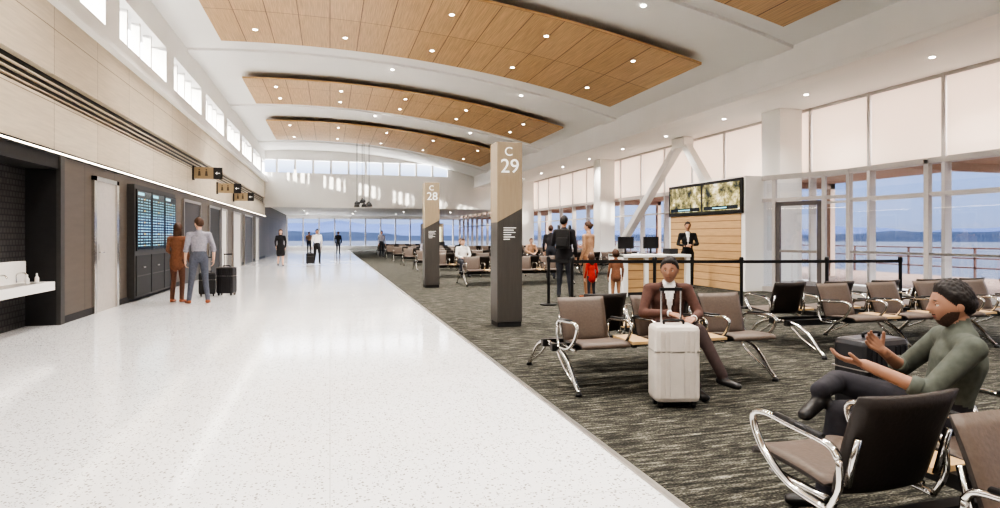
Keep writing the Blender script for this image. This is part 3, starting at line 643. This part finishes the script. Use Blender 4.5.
olive=cl('shirt_olive',(84,88,80)); dkp=cl('trousers_dark',(44,42,48))
person('man_seated_gesturing',(2.89,2.28,.007),math.radians(-127),dict(pel=(0,.02,.50),wai=(0,.06,.62),che=(0,.10,.79),nek=(0,.11,.93),hd=(0,.07,1.055),
  hipL=(.09,0,.51),kneL=(.10,-.43,.50),ankL=(.12,-.50,.09),toeL=(.13,-.66,.035),
  hipR=(-.09,0,.51),kneR=(-.17,-.40,.60),ankR=(.10,-.52,.60),toeR=(.22,-.6,.50),
  shL=(.18,.10,.87),elL=(.25,-.09,.67),wrL=(.20,-.34,.77),hL=(-.1,-1,.2),nL=(-.3,.1,1),
  shR=(-.18,.08,.87),elR=(-.26,-.08,.68),wrR=(-.10,-.20,.79),hR=(.35,-.6,.55),nR=(.7,.6,-.1)),
  dict(top=olive,bottom=dkp,shoe=shoek,skin=skins['d'],hair=H['b']),vox=.010,hvox=.0038,sleeve=.6,hair='curly',beard=True,tilt=.02,curl=18,yaw=.15,seg=80,smooth=3,headsc=.94)
far=[(4.37,20.12,0,whs,'l'),(5.9,20.12,0,dkj,'m'),(8.37,24.62,0,beige,'l'),(4.4,28.62,0,gshirt,'d'),(9.2,29.62,0,red,'l'),(5.2,33.1,0,dkj,'l'),(4.67,16.52,0,gshirt,'m'),(7.6,20.12,0,beige,'m'),(5.14,24.12,0,blks,'l')]
for i,(x,y,a,mt,sk) in enumerate(far):
    person('seated_passenger' if i==0 else 'seated_passenger.%03d'%i,(x,y,.007),a,dict(pel=(0,0,.52),wai=(0,.02,.66),che=(0,.02,.86),nek=(0,0,1.035),hd=(0,-.04,1.18),
     hipL=(.085,0,.52),kneL=(.13,-.42,.50),ankL=(.12,-.42,.09),toeL=(.14,-.58,.035),hipR=(-.085,0,.52),kneR=(-.13,-.42,.50),ankR=(-.12,-.42,.09),toeR=(-.14,-.58,.035),
     shL=(.18,0,.975),elL=(.24,-.1,.74),wrL=(.1,-.28,.66),hL=(-.4,-.8,-.1),nL=(0,0,-1),shR=(-.18,0,.975),elR=(-.24,-.1,.74),wrR=(-.1,-.28,.66),hR=(.4,-.8,-.1),nR=(0,0,-1)),
     dict(top=mt,bottom=jeans,shoe=shoek,skin=skins[sk],hair=H['br']),vox=.024,hvox=.008,seg=20)
for i,(x,y,a,mt,sk) in enumerate(((6.9,18.3,2.6,dkj,'l'),(3.3,40.5,.4,gshirt,'m'),(.6,47,2.9,blks,'l'),(-1.6,50,.2,beige,'l'))):
    person('standing_passenger' if i==0 else 'standing_passenger.%03d'%i,(x,y,.006 if x>XE else 0),a,standJ(),dict(top=mt,bottom=jeans,shoe=shoek,skin=skins[sk],hair=H['br']),vox=.024,hvox=.008,seg=20)
# ---------------------------------------------------------------- pendant cluster
E=empty('pendant_cluster',(1.9,35.5,0)); b=B()
for k in range(7):
    a=k*.9; x=.45*math.cos(a)*(k>0); y=.45*math.sin(a)*(k>0); z=3.2+.12*(k%3)
    b.cyl((x,y,z),(x,y,6.75),.008,black,6); b.tube([(x,y,z+.1),(x,y,z),(x,y,z-.12)],[.03,.14,.16],charcoal,12)
b.obj('shades',E)
# ---------------------------------------------------------------- downlights
E=empty('recessed_downlights'); b=B(); pos=[]
for (y0,y1) in clouds:
    for x in (-1.9,.4,2.8,5.2,7.6):
        for y in (y0+1.1,y1-1.1):
            z=arch(x,6.86)-.004; pos.append((x,y,z,1)); b.tube([(x,y,z+.02),(x,y,z-.006)],[.055,.055],lamp,14); b.tube([(x,y,z+.02),(x,y,z-.003)],[.075,.075],white,14)
for k in range(14):
    y=-4+k*3.3; z=4.975; pos.append((11.6,y,z,.5)); b.tube([(11.6,y,z+.01),(11.6,y,z-.006)],[.05,.05],lamp,14)
for y in (11.6,20.2,28.2):
    for x in (2,6.5): pos.append((x,y,arch(x,7.05)-.01,.7)); b.tube([(x,y,arch(x,7.05)+.01),(x,y,arch(x,7.05)-.02)],[.05,.05],lamp,14)
for x in (-2,2,6,10):
    for y in (45,51,57): pos.append((x,y,3.44,.4)); b.tube([(x,y,3.46),(x,y,3.44)],[.06,.06],lamp,14)
b.obj('fittings',E)
sl=bpy.data.lights.new('downlight','SPOT'); sl.energy=340; sl.spot_size=math.radians(130); sl.spot_blend=1; sl.shadow_soft_size=.12; sl.color=(1,.95,.89)
sl2=sl.copy(); sl2.energy=160
for (x,y,z,k) in pos:
    o=bpy.data.objects.new('downlight',sl if k==1 else sl2); S.collection.objects.link(o); o.location=(x,y,z-.14); o.parent=E
# ---------------------------------------------------------------- exterior
tarm=mat('tarmac',(34,40,54),.95,vary=.1,scale=.02,spec=.05); b=B(); b.quad([(-3000,-3000,-5),(4000,-3000,-5),(4000,4000,-5),(-3000,4000,-5)],tarm); b.obj('ground_exterior')
terrm=mat('terrace_paver',(84,66,58),.9,vary=.1,scale=1,spec=.1); b=B(); b.box(XW+.2,21,Y0,YF,-.3,-.02,terrm); b.obj('terrace_floor')
rail=mat('rail_rust',(74,50,44),.6,.1,vary=.1); b=B(); y=Y0
while y<YF: b.box(20.8,20.86,y,y+.06,-.02,1.0,rail); y+=2.4
for z in (.3,.62,.96): b.box(20.8,20.85,Y0,YF,z,z+.05,rail)
b.obj('terrace_railing')
canm=mat('canopy_beige',(176,150,132),.7,vary=.04); b=B(); b.box(XW+.3,17.2,Y0,YF,3.25,3.5,canm); y=-6
while y<YF: b.box(17,17.2,y,y+.2,-.02,3.25,canm); b.box(XW+.3,17.2,y,y+.2,3.05,3.25,canm); y+=5.8
b.obj('terrace_canopy')
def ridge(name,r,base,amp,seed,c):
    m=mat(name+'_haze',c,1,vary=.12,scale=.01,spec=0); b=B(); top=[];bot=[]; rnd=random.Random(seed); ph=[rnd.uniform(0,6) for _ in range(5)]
    for k in range(241):
        a=math.radians(-20+k*.6); h=max(2,base+amp*sum(math.sin(a*f+ph[i])/(i+1.3) for i,f in enumerate((5,11,23,47,90))))
        top.append(b.bm.verts.new((r*math.sin(a),r*math.cos(a),h))); bot.append(b.bm.verts.new((r*.8*math.sin(a),r*.8*math.cos(a),-5)))
    for k in range(240): b.face([bot[k],bot[k+1],top[k+1],top[k]],m)
    b.obj(name)
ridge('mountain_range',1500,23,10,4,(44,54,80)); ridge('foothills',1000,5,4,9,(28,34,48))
# ---------------------------------------------------------------- sun, world, camera
sd=bpy.data.lights.new('sun','SUN'); sd.energy=6; sd.angle=.01; sd.color=(1,.94,.84); so=bpy.data.objects.new('sun',sd); S.collection.objects.link(so)
so.rotation_euler=V((1,1.9,-.2)).to_track_quat('-Z','Y').to_euler(); so.location=(-30,-30,30)
w=bpy.data.worlds.new('sky'); S.world=w; w.use_nodes=True; n=w.node_tree.nodes; l=w.node_tree.links; bg=n['Background']
tc=n.new('ShaderNodeTexCoord'); sp=n.new('ShaderNodeSeparateXYZ'); l.new(tc.outputs['Generated'],sp.inputs[0]); rp=n.new('ShaderNodeValToRGB'); l.new(sp.outputs[2],rp.inputs[0])
e=rp.color_ramp.elements; e[0].position=0; e[0].color=(.036,.042,.060,1); e[1].position=.36; e[1].color=(1,1,1,1)
x=e.new(.02); x.color=(.034,.044,.072,1); x=e.new(.085); x.color=(.032,.046,.084,1); x=e.new(.125); x.color=(.16,.18,.22,1)
l.new(rp.outputs[0],bg.inputs[0]); bg.inputs[1].default_value=8
cd=bpy.data.cameras.new('camera'); cam=bpy.data.objects.new('camera',cd); S.collection.objects.link(cam); cam.location=(0,0,1.4); cam.rotation_euler=(math.pi/2,0,-math.atan(170/600))
cd.sensor_width=36; cd.lens=21.6; cd.shift_y=-.018; cd.clip_end=6000; cd.clip_start=.05; S.camera=cam
S.view_settings.view_transform='AgX'; S.view_settings.look='AgX - High Contrast'; S.view_settings.exposure=.85
